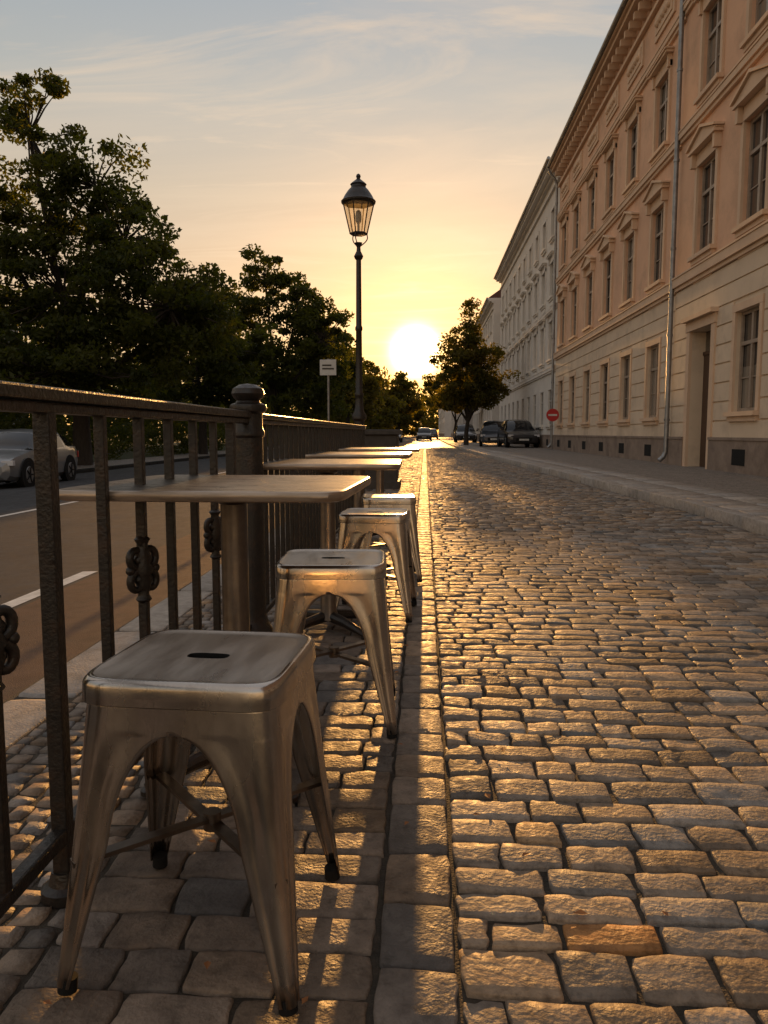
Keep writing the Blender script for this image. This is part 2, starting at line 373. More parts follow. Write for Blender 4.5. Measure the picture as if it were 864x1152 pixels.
# ------------------------------------------------------------ railing
RX=-.705
def ornament(mb,y,z):
    mb.lathe((RX,y,z),[(.012,-.085),(.02,-.076),(.013,-.064),(.015,-.05),(.022,-.03),(.019,-.015),(.027,0),(.019,.015),(.022,.03),(.015,.05),(.013,.064),(.02,.076),(.012,.085)],14)
    for sy in (-1,1):
        for sz in (-1,1):
            path=[];rad=[]
            for i in range(15):
                t=i/14; ang=-1.5+t*5.4; rr=.022*(1-.6*t)
                dxy=.019+rr*math.cos(ang)
                path.append((RX+sy*.55*dxy,y+sy*.85*dxy,z+sz*(.032+rr*1.25*math.sin(ang))))
                rad.append(.0105-.002*t)
            mb.tube(path,rad,8); mb.sphere(path[-1],.0135,10)
        mb.sphere((RX+sy*.02,y+sy*.031,z),.012,10)
rail=empty('iron_railing',(RX,1.5,0))
g=MB()
g.box(RX-.027,RX+.027,-1.5,3.0,.958,.984); g.box(RX-.018,RX+.018,-1.5,3.0,.936,.956)
g.box(RX-.015,RX+.015,-1.5,3.0,.105,.135)
g.box(RX-.027,RX+.027,3.12,8.95,.957,.983); g.box(RX-.018,RX+.018,3.12,8.95,.936,.955)
g.box(RX-.015,RX+.015,3.12,8.95,.105,.135)
g.obj('rails',IRON,rail,bevel=.005,origin=(RX,1.5,0))
g=MB(); orn=MB(); ft=MB()
ybars=[1.40-.213*k for k in range(1,13)][::-1]+[1.40,1.645,1.87,2.09,2.315,2.54,2.77]
for i,y in enumerate(ybars):
    j=i-12
    if j%6==0:
        g.box(RX-.016,RX+.016,y-.016,y+.016,-.02,.940); ft.lathe((RX,y,0),[(.045,-.01),(.045,.012),(.03,.02),(.024,.045)],16)
    else: g.box(RX-.0115,RX+.0115,y-.0115,y+.0115,.128,.940)
    if j in (-1,2,5,-4,-7): ornament(orn,y,.56)
y=3.23; k=0
while y<8.9:
    if k%8==7: g.box(RX-.015,RX+.015,y-.015,y+.015,-.02,.94)
    else: g.box(RX-.0105,RX+.0105,y-.0105,y+.0105,.128,.94)
    y+=.135;k+=1
g.obj('balusters',IRON,rail,bevel=.003,origin=(RX,1.5,0))
orn.obj('scroll_ornaments',IRON,rail,smooth=True,angle=60,origin=(RX,1.5,0)); ft.obj('feet',IRON,rail,smooth=True,origin=(RX,1.5,0))
g=MB(); g.lathe((RX,3.06,0),[(.085,-.02),(.085,.10),(.075,.115),(.066,.14),(.058,.16),(.056,.88),(.064,.89),(.064,.905),(.056,.92),(.056,.975),(.07,.985),(.074,1.0),(.07,1.012),(.05,1.02),(.045,1.028),(.058,1.04),(.066,1.055),(.06,1.075),(.035,1.09),(.001,1.095)],28)
g.obj('post',IRON,rail,smooth=True,origin=(RX,1.5,0))

# ------------------------------------------------------------ stool
def stool_parts():
    parts=[]
    H=.511
    # seat
    N=96
    def rsq(a,r,t):
        # point on rounded square at angle t (superellipse like)
        c,s=math.cos(t),math.sin(t); p=7.5
        k=(abs(c)**p+abs(s)**p)**(-1/p); return (a*k*c,a*k*s)
    def slot(t):
        c,s=math.cos(t),math.sin(t); p=3.2; k=(abs(c/1)**p+abs(s/1)**p)**(-1/p); return (.036*k*c,.0145*k*s)
    rings=[]
    rings.append([(slot(2*math.pi*i/N)[0],slot(2*math.pi*i/N)[1],H-.022) for i in range(N)])
    rings.append([(slot(2*math.pi*i/N)[0],slot(2*math.pi*i/N)[1],H-.0043) for i in range(N)])
    for f,z in ((.012,-.0042),(.3,-.0042),(.6,-.0042),(.80,-.0042),(.90,-.0036),(.935,-.0005)):
        rg=[]
        for i in range(N):
            t=2*math.pi*i/N; a=slot(t); b2=rsq(.162,.04,t); rg.append((a[0]+(b2[0]-a[0])*f,a[1]+(b2[1]-a[1])*f,H+z))
        rings.append(rg)
    for da,z in ((.155,0),(.1605,-.0015),(.1645,-.006),(.1665,-.012),(.167,-.03),(.1675,-.040),(.1655,-.042),(.161,-.042)):
        rings.append([(*rsq(da,.04,2*math.pi*i/N),H+z) for i in range(N)])
    g=MB(); vs=[p for r in rings for p in r]; fs=[]
    for k in range(len(rings)-1):
        for i in range(N): fs.append((k*N+i,k*N+(i+1)%N,(k+1)*N+(i+1)%N,(k+1)*N+i))
    g.add(vs,fs); g.m=[1]*(2*N)+[2]*(5*N)+[0]*(len(fs)-7*N); parts.append(('seat',g,[STEEL,RUBBER_SHADE,SEATM],40,0))  # slot walls coloured black to imitate shade inside the hole
    # dark underside plate; its black stands in for shade seen through the slot
    g=MB(); g.add([(*rsq(.158,.04,2*math.pi*i/32),H-.024) for i in range(32)],[tuple(range(32))]); parts.append(('seat_underside',g,RUBBER_SHADE,0,0))
    # legs as folded sheet
    zt=.425; z0=.25
    def a_of(z): t=(H-.03-z)/(H-.03); return .158+.036*t+.006*t*t
    def r_of(z): t=z/(H-.03); return .016+.026*t
    levels=[]
    for z in (H-.03,.465,.445,.432): levels.append((z,None))
    for k in range(0,13):
        th=math.pi/2*(1-k/12); z=z0+(zt-z0)*math.sin(th); levels.append((z,math.cos(th)))
    for z in (.20,.15,.10,.05,.012): levels.append((z,1+ (z0-z)/z0))
    g=MB()
    M=24
    for q in range(4):
        rot=Matrix.Rotation(q*math.pi/2,3,'Z'); vs=[]
        for z,o in levels:
            a=a_of(z); r=r_of(z); Lh=(a-r)+math.pi*r/4; w0=.062
            if o is None: w=Lh
            elif o<=1: w=Lh-(Lh-w0)*o
            else: w=w0+(.021-w0)*(o-1)
            for i in range(M+1):
                s=(-1+2*i/M)*w; h=math.pi*r/4
                if abs(s)<h:
                    an=math.pi/4+s/r; x=a-r+r*math.cos(an); y=a-r+r*math.sin(an)
                elif s>0: x=a-r-(s-h); y=a
                else: x=a; y=a-r-(-s-h)
                # pressed rib down each leg
                u=abs(s)/max(w,1e-4)
                rib=0
                if o is not None: rib=.005*math.exp(-((u-.55)/.15)**2)*min(1,(o if o<=1 else 1))
                x-=rib*(.7); y-=rib*(.7)
                vs.append(rot@Vector((x,y,z)))
        fs=[]
        for k in range(len(levels)-1):
            for i in range(M): fs.append((k*(M+1)+i,(k+1)*(M+1)+i,(k+1)*(M+1)+i+1,k*(M+1)+i+1))
        g.add(vs,fs)
    parts.append(('legs',g,STEEL,60,.0028))
    g=MB()
    for sx in (-1,1):
        for sy in (-1,1):
            a=.183; g.cyl((sx*a,sy*a,-.001),(sx*(a-.002),sy*(a-.002),.022),.0155,.0145,16)
    parts.append(('rubber_feet',g,RUBBER_SHADE,40,0))
    g=MB(); zb=.205
    for s in (-1,1):
        A=Vector((-.172,-.172*s,zb)); B=Vector((.172,.172*s,zb+ (0.0035 if s>0 else 0)))
        A.z=B.z=zb+(.0045 if s>0 else -.0045); d=(B-A).normalized(); nrm=Vector((-d.y,d.x,0))*.011; th=Vector((0,0,.004))
        g.add([A-nrm-th,B-nrm-th,B+nrm-th,A+nrm-th,A-nrm+th,B-nrm+th,B+nrm+th,A+nrm+th],[(0,3,2,1),(4,5,6,7),(0,1,5,4),(1,2,6,5),(2,3,7,6),(3,0,4,7)])
    g.cyl((0,0,zb-.016),(0,0,zb+.016),.016,.016,16)
    parts.append(('cross_brace',g,DSTEEL,40,0))
    return parts
SP=stool_parts(); cache={}
def stool(x,y,rot,sc=1):
    e=empty('metal_stool',(x,y,.004),R(rot)); e.scale=(sc,sc,sc)
    for nm,g,mt,ang,sol in SP:
        if nm in cache: 
            ob=bpy.data.objects.new(nm,cache[nm]); scene.collection.objects.link(ob); ob.parent=e
        else:
            ob=g.obj(nm,mt,e,smooth=ang>0,angle=ang or 30); cache[nm]=ob.data
            if nm=='legs':
                import bmesh
                bm=bmesh.new(); bm.from_mesh(ob.data); bmesh.ops.remove_doubles(bm,verts=bm.verts,dist=.0004); bm.to_mesh(ob.data); bm.free()
        if sol:
            s=ob.modifiers.new('sol','SOLIDIFY'); s.thickness=sol; s.offset=-1
stool(-.378,1.30,-4)
stool(-.285,2.37,3)
stool(-.245,3.78,-3)
stool(-.225,4.75,5)

# ------------------------------------------------------------ tables
def table(x,y,rot=0):
    e=empty('square_cafe_table',(x,y,0),R(rot)); a=.335
    def rs(a,t,p=14):
        c,s=math.cos(t),math.sin(t); k=(abs(c)**p+abs(s)**p)**(-1/p); return a*k*c,a*k*s
    N=80; g=MB(); rings=[(a-.012,.748),(a-.003,.751),(a,.757),(a,.766),(a-.003,.7715),(a-.008,.773)]
    vs=[(*rs(r,2*math.pi*(i+.5)/N),z) for r,z in rings for i in range(N)]; fs=[]
    for k in range(len(rings)-1):
        for i in range(N): fs.append((k*N+i,k*N+(i+1)%N,(k+1)*N+(i+1)%N,(k+1)*N+i))
    g.add(vs,fs,0); g.add([(*rs(a-.008,2*math.pi*(i+.5)/N),.773) for i in range(N)],[tuple(range(N))],1)
    g.add([(*rs(a-.012,2*math.pi*(i+.5)/N),.748) for i in range(N)],[tuple(range(N-1,-1,-1))],2)
    g.obj('top',[TABLEEDGE,TABLETOP,UNDER],e,smooth=True)
    g=MB(); g.lathe((0,0,0),[(.05,.05),(.045,.07),(.036,.09),(.035,.715),(.05,.725),(.05,.735)],28); g.box(-.13,.13,-.02,.02,.7355,.747); g.box(-.02,.02,-.13,.13,.7352,.7465)
    g.obj('pedestal',DSTEEL,e,smooth=True)
    g=MB()
    for k in range(4):
        t=k*math.pi/2+math.pi/4; c,s=math.cos(t),math.sin(t)
        g.tube([(c*.02,s*.02,.062),(c*.12,s*.12,.05),(c*.22,s*.22,.028),(c*.26,s*.26,.016)],[.026,.022,.017,.014],10)
        g.lathe((c*.255,s*.255,0),[(.02,.0),(.02,.012),(.014,.016)],12)
    g.obj('cross_base',IRON,e,smooth=True)
table(-.50,1.985,-2); table(-.44,3.46,1); table(-.42,4.88,-1); table(-.38,6.5,1)

# ------------------------------------------------------------ planter / pedestal block
o=(-.97,12.9,0)
e=empty('stone_planter',o)
g=MB()
g.box(-1.50,-.45,12.45,13.35,.0,.87); g.box(-1.56,-.39,12.39,13.41,.87,.955)
g.box(-1.54,-.41,12.41,13.39,-.02,.12)
g.obj('body',STONEBOX,e,bevel=.012,origin=o)
g=MB(); g.quad((-1.5,12.45,.9595),(-.45,12.45,.9595),(-.45,13.35,.9595),(-1.5,13.35,.9595)); g.obj('soil',SAND,e,origin=o)

# ------------------------------------------------------------ street lamp
LX,LY=-1.28,15.0
e=empty('street_lamp',(LX,LY,0)); e.scale=(1.2,1.2,1.185)
g=MB()
g.lathe((LX,LY,0),[(.19,-.02),(.19,.12),(.165,.15),(.15,.2),(.13,.55),(.14,.58),(.14,.63),(.105,.68),(.085,.8),(.085,.95),(.12,.99),(.12,1.05),(.075,1.12),(.062,1.3),(.062,1.34),(.072,1.36),(.072,1.4),(.056,1.43),(.048,2.4),(.06,2.42),(.06,2.46),(.046,2.49),(.040,3.52),(.06,3.54),(.075,3.58),(.055,3.62),(.035,3.66),(.03,3.72),(.05,3.76),(.06,3.79)],20)
g.obj('pole',IRON,e,smooth=True,origin=(LX,LY,0))
g=MB(); gl=MB(); n=6
def hexp(r,z,k,ph=.26): t=2*math.pi*k/n+ph; return Vector((LX+r*math.cos(t),LY+r*math.sin(t),z))
zb,zt_,rb,rt=3.93,4.40,.135,.245
for k in range(n):
    g.cyl(hexp(rb,zb,k),hexp(rt,zt_,k),.011,.011,6)
    g.cyl(hexp(rb,zb,k),hexp(rb,zb,k+1),.014,.014,6); g.cyl(hexp(rt,zt_,k),hexp(rt,zt_,k+1),.018,.018,6)
    gl.quad(hexp(rb-.004,zb,k),hexp(rb-.004,zb,k+1),hexp(rt-.004,zt_,k+1),hexp(rt-.004,zt_,k))
    # curved holders below lantern
    p=[]
    for i in range(9):
        t=i/8; rr=.03+.10*math.sin(t*math.pi*.5)+.03*math.sin(t*math.pi); p.append(hexp(rr,3.74+.19*t,k))
    if k%2==0: g.tube(p,.009,6)
g.lathe((LX,LY,0),[(.27,4.405),(.275,4.43),(.25,4.45),(.215,4.52),(.16,4.60),(.12,4.64),(.115,4.67),(.13,4.69),(.11,4.71),(.06,4.75),(.03,4.775),(.028,4.79),(.038,4.81),(.03,4.84),(.001,4.86)],24)
g.lathe((LX,LY,0),[(.1,3.915),(.125,3.93),(.03,3.94)],18)
g.obj('lantern_frame',IRON,e,smooth=True,origin=(LX,LY,0)); gl.obj('lantern_glass',LGLASS,e,origin=(LX,LY,0))
g=MB(); g.lathe((LX,LY,0),[(.02,3.94),(.02,4.08),(.045,4.12),(.05,4.2),(.04,4.27),(.012,4.3)],14); g.obj('mantle',SIGNW,e,smooth=True,origin=(LX,LY,0))

# ------------------------------------------------------------ signs
e=empty('street_sign',(-2.0,16,0)); g=MB(); g.cyl((-2.0,16,-.2),(-2.0,16,2.42),.025,.025,12); g.obj('pole',ZINC,e,smooth=True,origin=(-2.0,16,0))
g=MB(); g.box(-2.17,-1.83,15.95,15.965,2.08,2.40); g.obj('plate',SIGNW,e,bevel=.006,origin=(-2.0,16,0))
g=MB(); g.box(-2.12,-1.88,15.944,15.949,2.2,2.23); g.box(-2.12,-1.93,15.944,15.949,2.27,2.30); g.obj('lettering',IRON,e,origin=(-2.0,16,0))
sx,sy=5.85,36.0
e=empty('no_entry_sign',(sx,sy,0)); g=MB(); g.cyl((sx,sy,.1),(sx,sy,2.0),.03,.03,12); g.obj('pole',ZINC,e,smooth=True,origin=(sx,sy,0))
g=MB(); g.cyl((sx,sy-.05,1.72),(sx,sy-.035,1.72),.29,.29,32); g.obj('disc',SIGNR,e,origin=(sx,sy,0))
g=MB(); g.box(sx-.2,sx+.2,sy-.06,sy-.052,1.68,1.76); g.obj('bar',SIGNW,e,origin=(sx,sy,0))

# ------------------------------------------------------------ buildings
def building(name,xf,y0,y1,cols,floors,H,wall,lower,trim,frame,rust_top=4.45,plinth=.75,doors=(),depth=12,courses=(),rich=True,base=.1,roofh=3.2):
    o=(xf,(y0+y1)/2,0); e=empty(name,o)
    W=MB(); T=MB(); Fm=MB(); G=MB(); D=MB(); V=MB()
    ops=[]
    for fl in floors:
        for c in cols:
            if fl.get('g') and any(abs(c-d)<.8 for d in doors): continue
            ops.append((c,fl['w'],fl['zb'],fl['zt'],fl['st']))
    for d in doors: ops.append((d,1.35,base,3.25,'door'))
    ys=sorted(set([y0,y1]+[c-w/2 for c,w,_,_,_ in ops]+[c+w/2 for c,w,_,_,_ in ops]))
    zs=sorted(set([base-.3,plinth,rust_top,H]+[a for _,_,a,_,_ in ops]+[b2 for _,_,_,b2,_ in ops]))
    def inside(y,z): return any(c-w/2<y<c+w/2 and a<z<b2 for c,w,a,b2,_ in ops)
    for i in range(len(ys)-1):
        for j in range(len(zs)-1):
            if inside((ys[i]+ys[i+1])/2,(zs[j]+zs[j+1])/2): continue
            m = 1 if zs[j+1]<=rust_top+.01 else 0
            W.quad((xf,ys[i],zs[j]),(xf,ys[i],zs[j+1]),(xf,ys[i+1],zs[j+1]),(xf,ys[i+1],zs[j]),m)
    # rusticated bands
    z=plinth+.02; bh=.40
    while rich and z<rust_top-.1:
        z2=min(z+bh-.035,rust_top-.02); cuts=[y0]
        zz=(z+z2)/2
        for c,w,a,b2,st in sorted(ops):
            if a-.15<z2 and z<b2+.22: cuts+= [c-w/2-.17,c+w/2+.17]
        cuts.append(y1)
        for i in range(0,len(cuts)-1,2):
            if cuts[i+1]-cuts[i]>.1: W.box(xf-.032,xf+.02,cuts[i]+.004,cuts[i+1]-.004,z,z2,1)
        z+=bh
    # plinth
    cuts=[y0]
    for d in sorted(doors): cuts+=[d-.85,d+.85]
    cuts.append(y1)
    for i in range(0,len(cuts)-1,2): W.box(xf-.09,xf+.03,cuts[i]+.003,cuts[i+1]-.003,base-.3,plinth,2); W.box(xf-.11,xf+.03,cuts[i]+.003,cuts[i+1]-.003,plinth+.002,plinth+.06,2)
    for c in cols:
        if any(abs(c-d)<1.6 for d in doors): continue
        V.box(xf-.094,xf-.085,c-.32,c+.32,base+.16,base+.48)
    for c,w,a,b2,st in ops:
        dp=.15 if st!='door' else .34
        ya,yb=c-w/2,c+w/2; m=1 if a<rust_top else 0
        W.quad((xf,ya,a),(xf+dp,ya,a),(xf+dp,ya,b2),(xf,ya,b2),m); W.quad((xf,yb,a),(xf,yb,b2),(xf+dp,yb,b2),(xf+dp,yb,a),m)
        W.quad((xf,ya,b2),(xf+dp,ya,b2),(xf+dp,yb,b2),(xf,yb,b2),m); W.quad((xf,ya,a),(xf,yb,a),(xf+dp,yb,a),(xf+dp,ya,a),m)
        if st=='door':
            D.box(xf+dp-.06,xf+dp,ya,c-.006,a,b2-.55); D.box(xf+dp-.06,xf+dp,c+.006,yb,a,b2-.55); D.box(xf+dp-.09,xf+dp-.001,ya,yb,b2-.549,b2-.47)
            for s in (-1,1):
                yy=c+s*w/4
                for (p,q) in ((.3,.9),(1.05,2.3)): D.box(xf+dp-.075,xf+dp-.059,yy-.2,yy+.2,a+p,a+q)
            G.quad((xf+dp-.03,ya,b2-.47),(xf+dp-.03,ya,b2),(xf+dp-.03,yb,b2),(xf+dp-.03,yb,b2-.47))
            T.box(xf-.07,xf+.01,ya-.22,ya-.003,base,b2+.0); T.box(xf-.07,xf+.01,yb+.003,yb+.22,base,b2+.0); T.box(xf-.09,xf+.012,ya-.24,yb+.24,b2+.003,b2+.22); T.box(xf-.2,xf+.011,ya-.3,yb+.3,b2+.223,b2+.32)
            continue
        xg=xf+dp-.03
        tl=random.uniform(-.012,.012); zsp=a+(b2-a)*random.choice((0,0,0,.45,.7,1)); 
        xs=xg
        if zsp>a+.01: G.quad((xg,ya,a),(xg,ya,zsp),(xg+tl,yb,zsp),(xg+tl,yb,a),1)
        if zsp<b2-.01: G.quad((xg,ya,zsp),(xg,ya,b2),(xg+tl,yb,b2),(xg+tl,yb,zsp),0)
        fw=.07
        Fm.box(xg-.05,xg-.003,ya,ya+fw,a,b2); Fm.box(xg-.05,xg-.003,yb-fw,yb,a,b2)
        Fm.box(xg-.048,xg-.004,ya+fw,yb-fw,a,a+fw); Fm.box(xg-.048,xg-.004,ya+fw,yb-fw,b2-fw,b2)
        Fm.box(xg-.055,xg-.002,c-.04,c+.04,a+fw,b2-fw)
        zt2=a+(b2-a)*.68; Fm.box(xg-.06,xg-.001,ya+fw,yb-fw,zt2-.035,zt2+.035)
        Fm.box(xg-.03,xg-.005,ya+fw,yb-fw,a+(b2-a)*.34-.012,a+(b2-a)*.34+.012)
        # sill
        T.box(xf-.15,xf+.1,ya-.16,yb+.16,a-.09,a-.002); T.box(xf-.09,xf+.012,ya-.11,yb+.11,a-.19,a-.093)
        if rich or st!='g':
            jw=.14
            T.box(xf-.055,xf+.011,ya-jw,ya-.004,a,b2+.002); T.box(xf-.055,xf+.011,yb+.004,yb+jw,a,b2+.002); T.box(xf-.06,xf+.013,ya-jw-.01,yb+jw+.01,b2+.004,b2+.15)
        if st=='ped':
            for s in (ya-.13,yb+.13): T.box(xf-.16,xf+.01,s-.06,s+.06,b2+.0,b2+.30)
            T.box(xf-.05,xf+.014,ya-.06,yb+.06,b2+.153,b2+.30)
            T.box(xf-.20,xf+.015,ya-.26,yb+.26,b2+.302,b2+.37)
            T.prism([(ya-.28,b2+.372),(yb+.28,b2+.372),(yb+.28,b2+.40),(c,b2+.66),(ya-.28,b2+.40)],xf-.17,xf+.012)
            T.prism([(ya-.32,b2+.402),(c,b2+.665),(yb+.32,b2+.402),(yb+.32,b2+.45),(c,b2+.73),(ya-.32,b2+.45)],xf-.23,xf+.016)
            T.box(xf-.045,xf+.01,ya-.02,yb+.02,a-.62,a-.25)
            for kk in range(6): T.box(xf-.075,xf+.009,ya+.05+kk*.19,ya+.13+kk*.19,a-.58,a-.29)
        if st=='hood':
            T.box(xf-.06,xf+.014,ya-.04,yb+.04,b2+.153,b2+.30)
            T.box(xf-.2,xf+.015,ya-.24,yb+.24,b2+.302,b2+.37); T.box(xf-.24,xf+.017,ya-.28,yb+.28,b2+.373,b2+.41)
            for s in (ya-.1,yb+.1): T.box(xf-.12,xf+.01,s-.05,s+.05,b2-.02,b2+.298)
            T.box(xf-.045,xf+.01,ya,yb,a-.42,a-.22)
    for z,h,p in courses: T.box(xf-p,xf+.02,y0,y1,z,z+h); T.box(xf-p*.6,xf+.021,y0+.002,y1-.002,z-.09,z-.002); T.box(xf-p*1.15,xf+.022,y0-.002,y1+.002,z+h+.002,z+h+.04)
    # main cornice
    T.box(xf-.12,xf+.02,y0,y1,H-1.0,H-.9); 
    T.box(xf-.18,xf+.02,y0,y1,H-.42,H-.30); T.box(xf-.42,xf+.02,y0-.002,y1+.002,H-.298,H-.16); T.box(xf-.52,xf+.02,y0-.004,y1+.004,H-.158,H-.02)
    y=y0+.2
    while y<y1-.2 and rich:
        T.box(xf-.34,xf+.015,y,y+.16,H-.62,H-.422); y+=.52
    if rich:
        for i in range(len(cols)):
            c=cols[i]; T.box(xf-.05,xf+.01,c-.85,c+.85,H-1.85,H-1.15); T.box(xf-.075,xf+.009,c-.7,c+.7,H-1.72,H-1.28)
            for kk in range(5): T.sphere((xf-.08,c-.5+kk*.25,H-1.5),.09,8)
    W.quad((xf,y0,base-.3),(xf+depth,y0,base-.3),(xf+depth,y0,H),(xf,y0,H)); W.quad((xf,y1,base-.3),(xf,y1,H),(xf+depth,y1,H),(xf+depth,y1,base-.3)); W.quad((xf+depth,y0,base-.3),(xf+depth,y1,base-.3),(xf+depth,y1,H),(xf+depth,y0,H))
    W.prism([(y0,H-.6),(y1,H-.6),(y1,H-.61),(y0,H-.61)],xf+.3,xf+depth-.02)
    Rf=MB(); xm=xf+depth/2
    vs=[(xf-.5,y0,H-.015),(xf+depth+.3,y0,H-.015),(xm,y0,H+roofh),(xf-.5,y1,H-.015),(xf+depth+.3,y1,H-.015),(xm,y1,H+roofh)]
    Rf.add(vs,[(0,1,2),(3,5,4),(0,2,5,3),(1,4,5,2),(0,3,4,1)])
    Gt=MB(); Gt.cyl((xf-.58,y0,H-.03),(xf-.58,y1,H-.03),.075,.075,10)
    W.obj('walls',[wall,lower,PLINTH],e,origin=o); T.obj('trim',trim,e,origin=o); Fm.obj('window_frames',frame,e,origin=o); G.obj('window_glass',[GLASS,GLASSC],e,origin=o)
    V.obj('basement_vents',RUBBER_SHADE,e,origin=o)
    if D.v: D.obj('door',DOORM,e,origin=o)
    Rf.obj('roof',ROOF,e,origin=o); Gt.obj('gutter',ZINC,e,smooth=True,origin=o)
    return e
XF=6.3
fl=[dict(zb=1.32,zt=3.3,w=1.12,st='g',g=1),dict(zb=4.95,zt=6.95,w=1.12,st='ped'),dict(zb=8.45,zt=10.3,w=1.12,st='hood')]
crs=[(4.45,.2,.14),(7.98,.14,.12),(10.95,.12,.12)]
b1=building('apartment_building',XF-.06,-6,19.95,[-4,-1,2.5,6,9.2,12.4,15.5,18.1],fl,13.4,PEACH,CREAM,TRIM,FRAME,doors=(18.0,),courses=crs)
b2_=building('apartment_building',XF,20.0,38,[21.9,24.8,27.65,30.6,33.6,36.4],fl,13.4,PEACH,CREAM,TRIM,FRAME,courses=crs)
fl2=[dict(zb=1.3,zt=3.1,w=1.1,st='g',g=1),dict(zb=4.6,zt=6.5,w=1.1,st='hood'),dict(zb=7.7,zt=9.4,w=1.1,st='hood'),dict(zb=10.6,zt=12.0,w=1.0,st='plain')]
building('apartment_building',XF+.05,38.3,67,list(np.arange(40,66.5,2.75)),fl2,13.9,WHITE,WHITE,WTRIM,WFRAME,rust_top=3.9,courses=[(4.0,.16,.12),(7.0,.12,.1)],rich=False)
fl3=[dict(zb=1.3,zt=3.1,w=1.1,st='plain',g=1),dict(zb=4.4,zt=6.1,w=1.1,st='plain'),dict(zb=7.3,zt=9.0,w=1.1,st='plain'),dict(zb=10.1,zt=11.5,w=1.1,st='plain')]
building('apartment_building',XF-.3,70,98,list(np.arange(72,97,2.7)),fl3,12.8,WHITE,WHITE,WTRIM,WFRAME,rust_top=3.9,courses=[(3.9,.14,.1)],rich=False,roofh=4.5)
building('townhouse',XF-1.2,104,150,list(np.arange(106,149,3.2)),fl3[:3],10.2,GREYR,GREYR,WTRIM,WFRAME,rust_top=3.9,rich=False,roofh=4)
building('townhouse',4.0,160,230,list(np.arange(162,229,3.4)),fl3[:3],9.8,WHITE,WHITE,WTRIM,WFRAME,rust_top=3.9,rich=False,roofh=3.5)
# left side park building, facing the street
def mirror(e,x): e.scale=(-1,1,1); e.location.x=x
mirror(building('villa',0,24,60,list(np.arange(26,59,3.1)),fl3[:3],10,GREYR,GREYR,WTRIM,WFRAME,rust_top=3.9,rich=False),-32)
# drainpipes
def pipe(x,y,z1):
    e=empty('drainpipe',(x,y,0)); g=MB(); g.tube([(x-.42,y,z1+.1),(x-.40,y,z1-.1),(x-.05,y,z1-.55),(x,y,z1-.8),(x,y,.45),(x-.05,y,.3),(x-.16,y,.2)],.06,12)
    for z in np.arange(1.2,z1-1,2.1): g.cyl((x,y,z),(x,y,z+.06),.075,.075,12)
    g.obj('pipe',ZINC,e,smooth=True,origin=(x,y,0))
pipe(XF-.19,19.97-.02,13.3); pipe(XF-.14,38.1,13.3)

# ------------------------------------------------------------ vegetation
def leaves(name,centers,radii,nper,size,mt,seed,parent=None,flat=.6,origin=(0,0,0)):
    r=np.random.default_rng(seed); C=np.array(centers); n=len(C)
    idx=np.repeat(np.arange(n),nper); D=r.normal(0,1,(len(idx),3)); dl=np.linalg.norm(D,axis=1); D*=(np.minimum(dl,1.9)/dl)[:,None]
    P=C[idx]+D*np.array(radii)[idx][:,None]*np.array([1,1,flat])
    N=len(P); a=r.normal(0,1,(N,3)); a/=np.linalg.norm(a,axis=1)[:,None]; b=r.normal(0,1,(N,3)); b-=a*(a*b).sum(1)[:,None]; b/=np.linalg.norm(b,axis=1)[:,None]
    s=size*r.uniform(.6,1.3,N)[:,None]
    V=np.stack([P-a*s,P-b*s*.48,P+a*s,P+b*s*.48],1).reshape(-1,3)-np.array(origin)
    F=np.arange(N*4).reshape(N,4); t=np.clip(r.uniform(0,1,n)[idx]*.6+r.uniform(0,.4,N),0,1)
    T=np.repeat(np.stack([t,t,t],-1),4,axis=0)
    return npmesh(name,V,F,mt,T,smooth=False,parent=parent)
def tree(name,base,lobes,trunk_h,tr,nclump,nper,leaf,seed,cr,mt=LEAF,top=None):
    r=random.Random(seed); e=empty(name,base); B=MB()
    wsum=sum(l[6] for l in lobes); cl=[];rad=[]
    H=max(l[2]+l[5] for l in lobes)
    # trunk
    tp=[(0,0,-.3),(r.uniform(-.1,.1),0,trunk_h*.5),(r.uniform(-.2,.2),r.uniform(-.2,.2),trunk_h)]
    B.tube([(0,0,-.3),(0,0,0),*tp[1:]],[tr*1.6,tr*1.15,tr*.95,tr*.8],10)
    for l in lobes:
        c=Vector(l[:3]); st=Vector(tp[2]); mid=(st+c)/2+Vector((r.uniform(-.3,.3),r.uniform(-.3,.3),-.3))
        B.tube([st-Vector((0,0,.2)),st.lerp(mid,.5),mid,c,c+Vector((r.uniform(-.2,.2),0,l[5]*.6))],[tr*.6,tr*.45,tr*.34,tr*.2,tr*.06],8)
        k=max(3,int(nclump*l[6]/wsum))
        for _ in range(k):
            while True:
                d=Vector((r.gauss(0,1),r.gauss(0,1),r.gauss(0,1)))
                if d.length>.1: break
            d.normalize(); f=r.uniform(.2,1.25)**.6
            p=c+Vector((d.x*l[3],d.y*l[4],d.z*l[5]))*f
            cl.append(tuple(p)); rad.append(cr*r.uniform(.45,1.35))
            q=c.lerp(p,.15); m=q.lerp(p,.55)+Vector((r.uniform(-.15,.15),r.uniform(-.15,.15),r.uniform(-.25,.05)))
            B.tube([q,m,p],[tr*.13,tr*.085,tr*.03],5,caps=False)
    B.obj('trunk_and_limbs',BARK,e,smooth=True,angle=60)
    leaves('foliage',cl,rad,nper,leaf,mt,seed,parent=e)
    return e
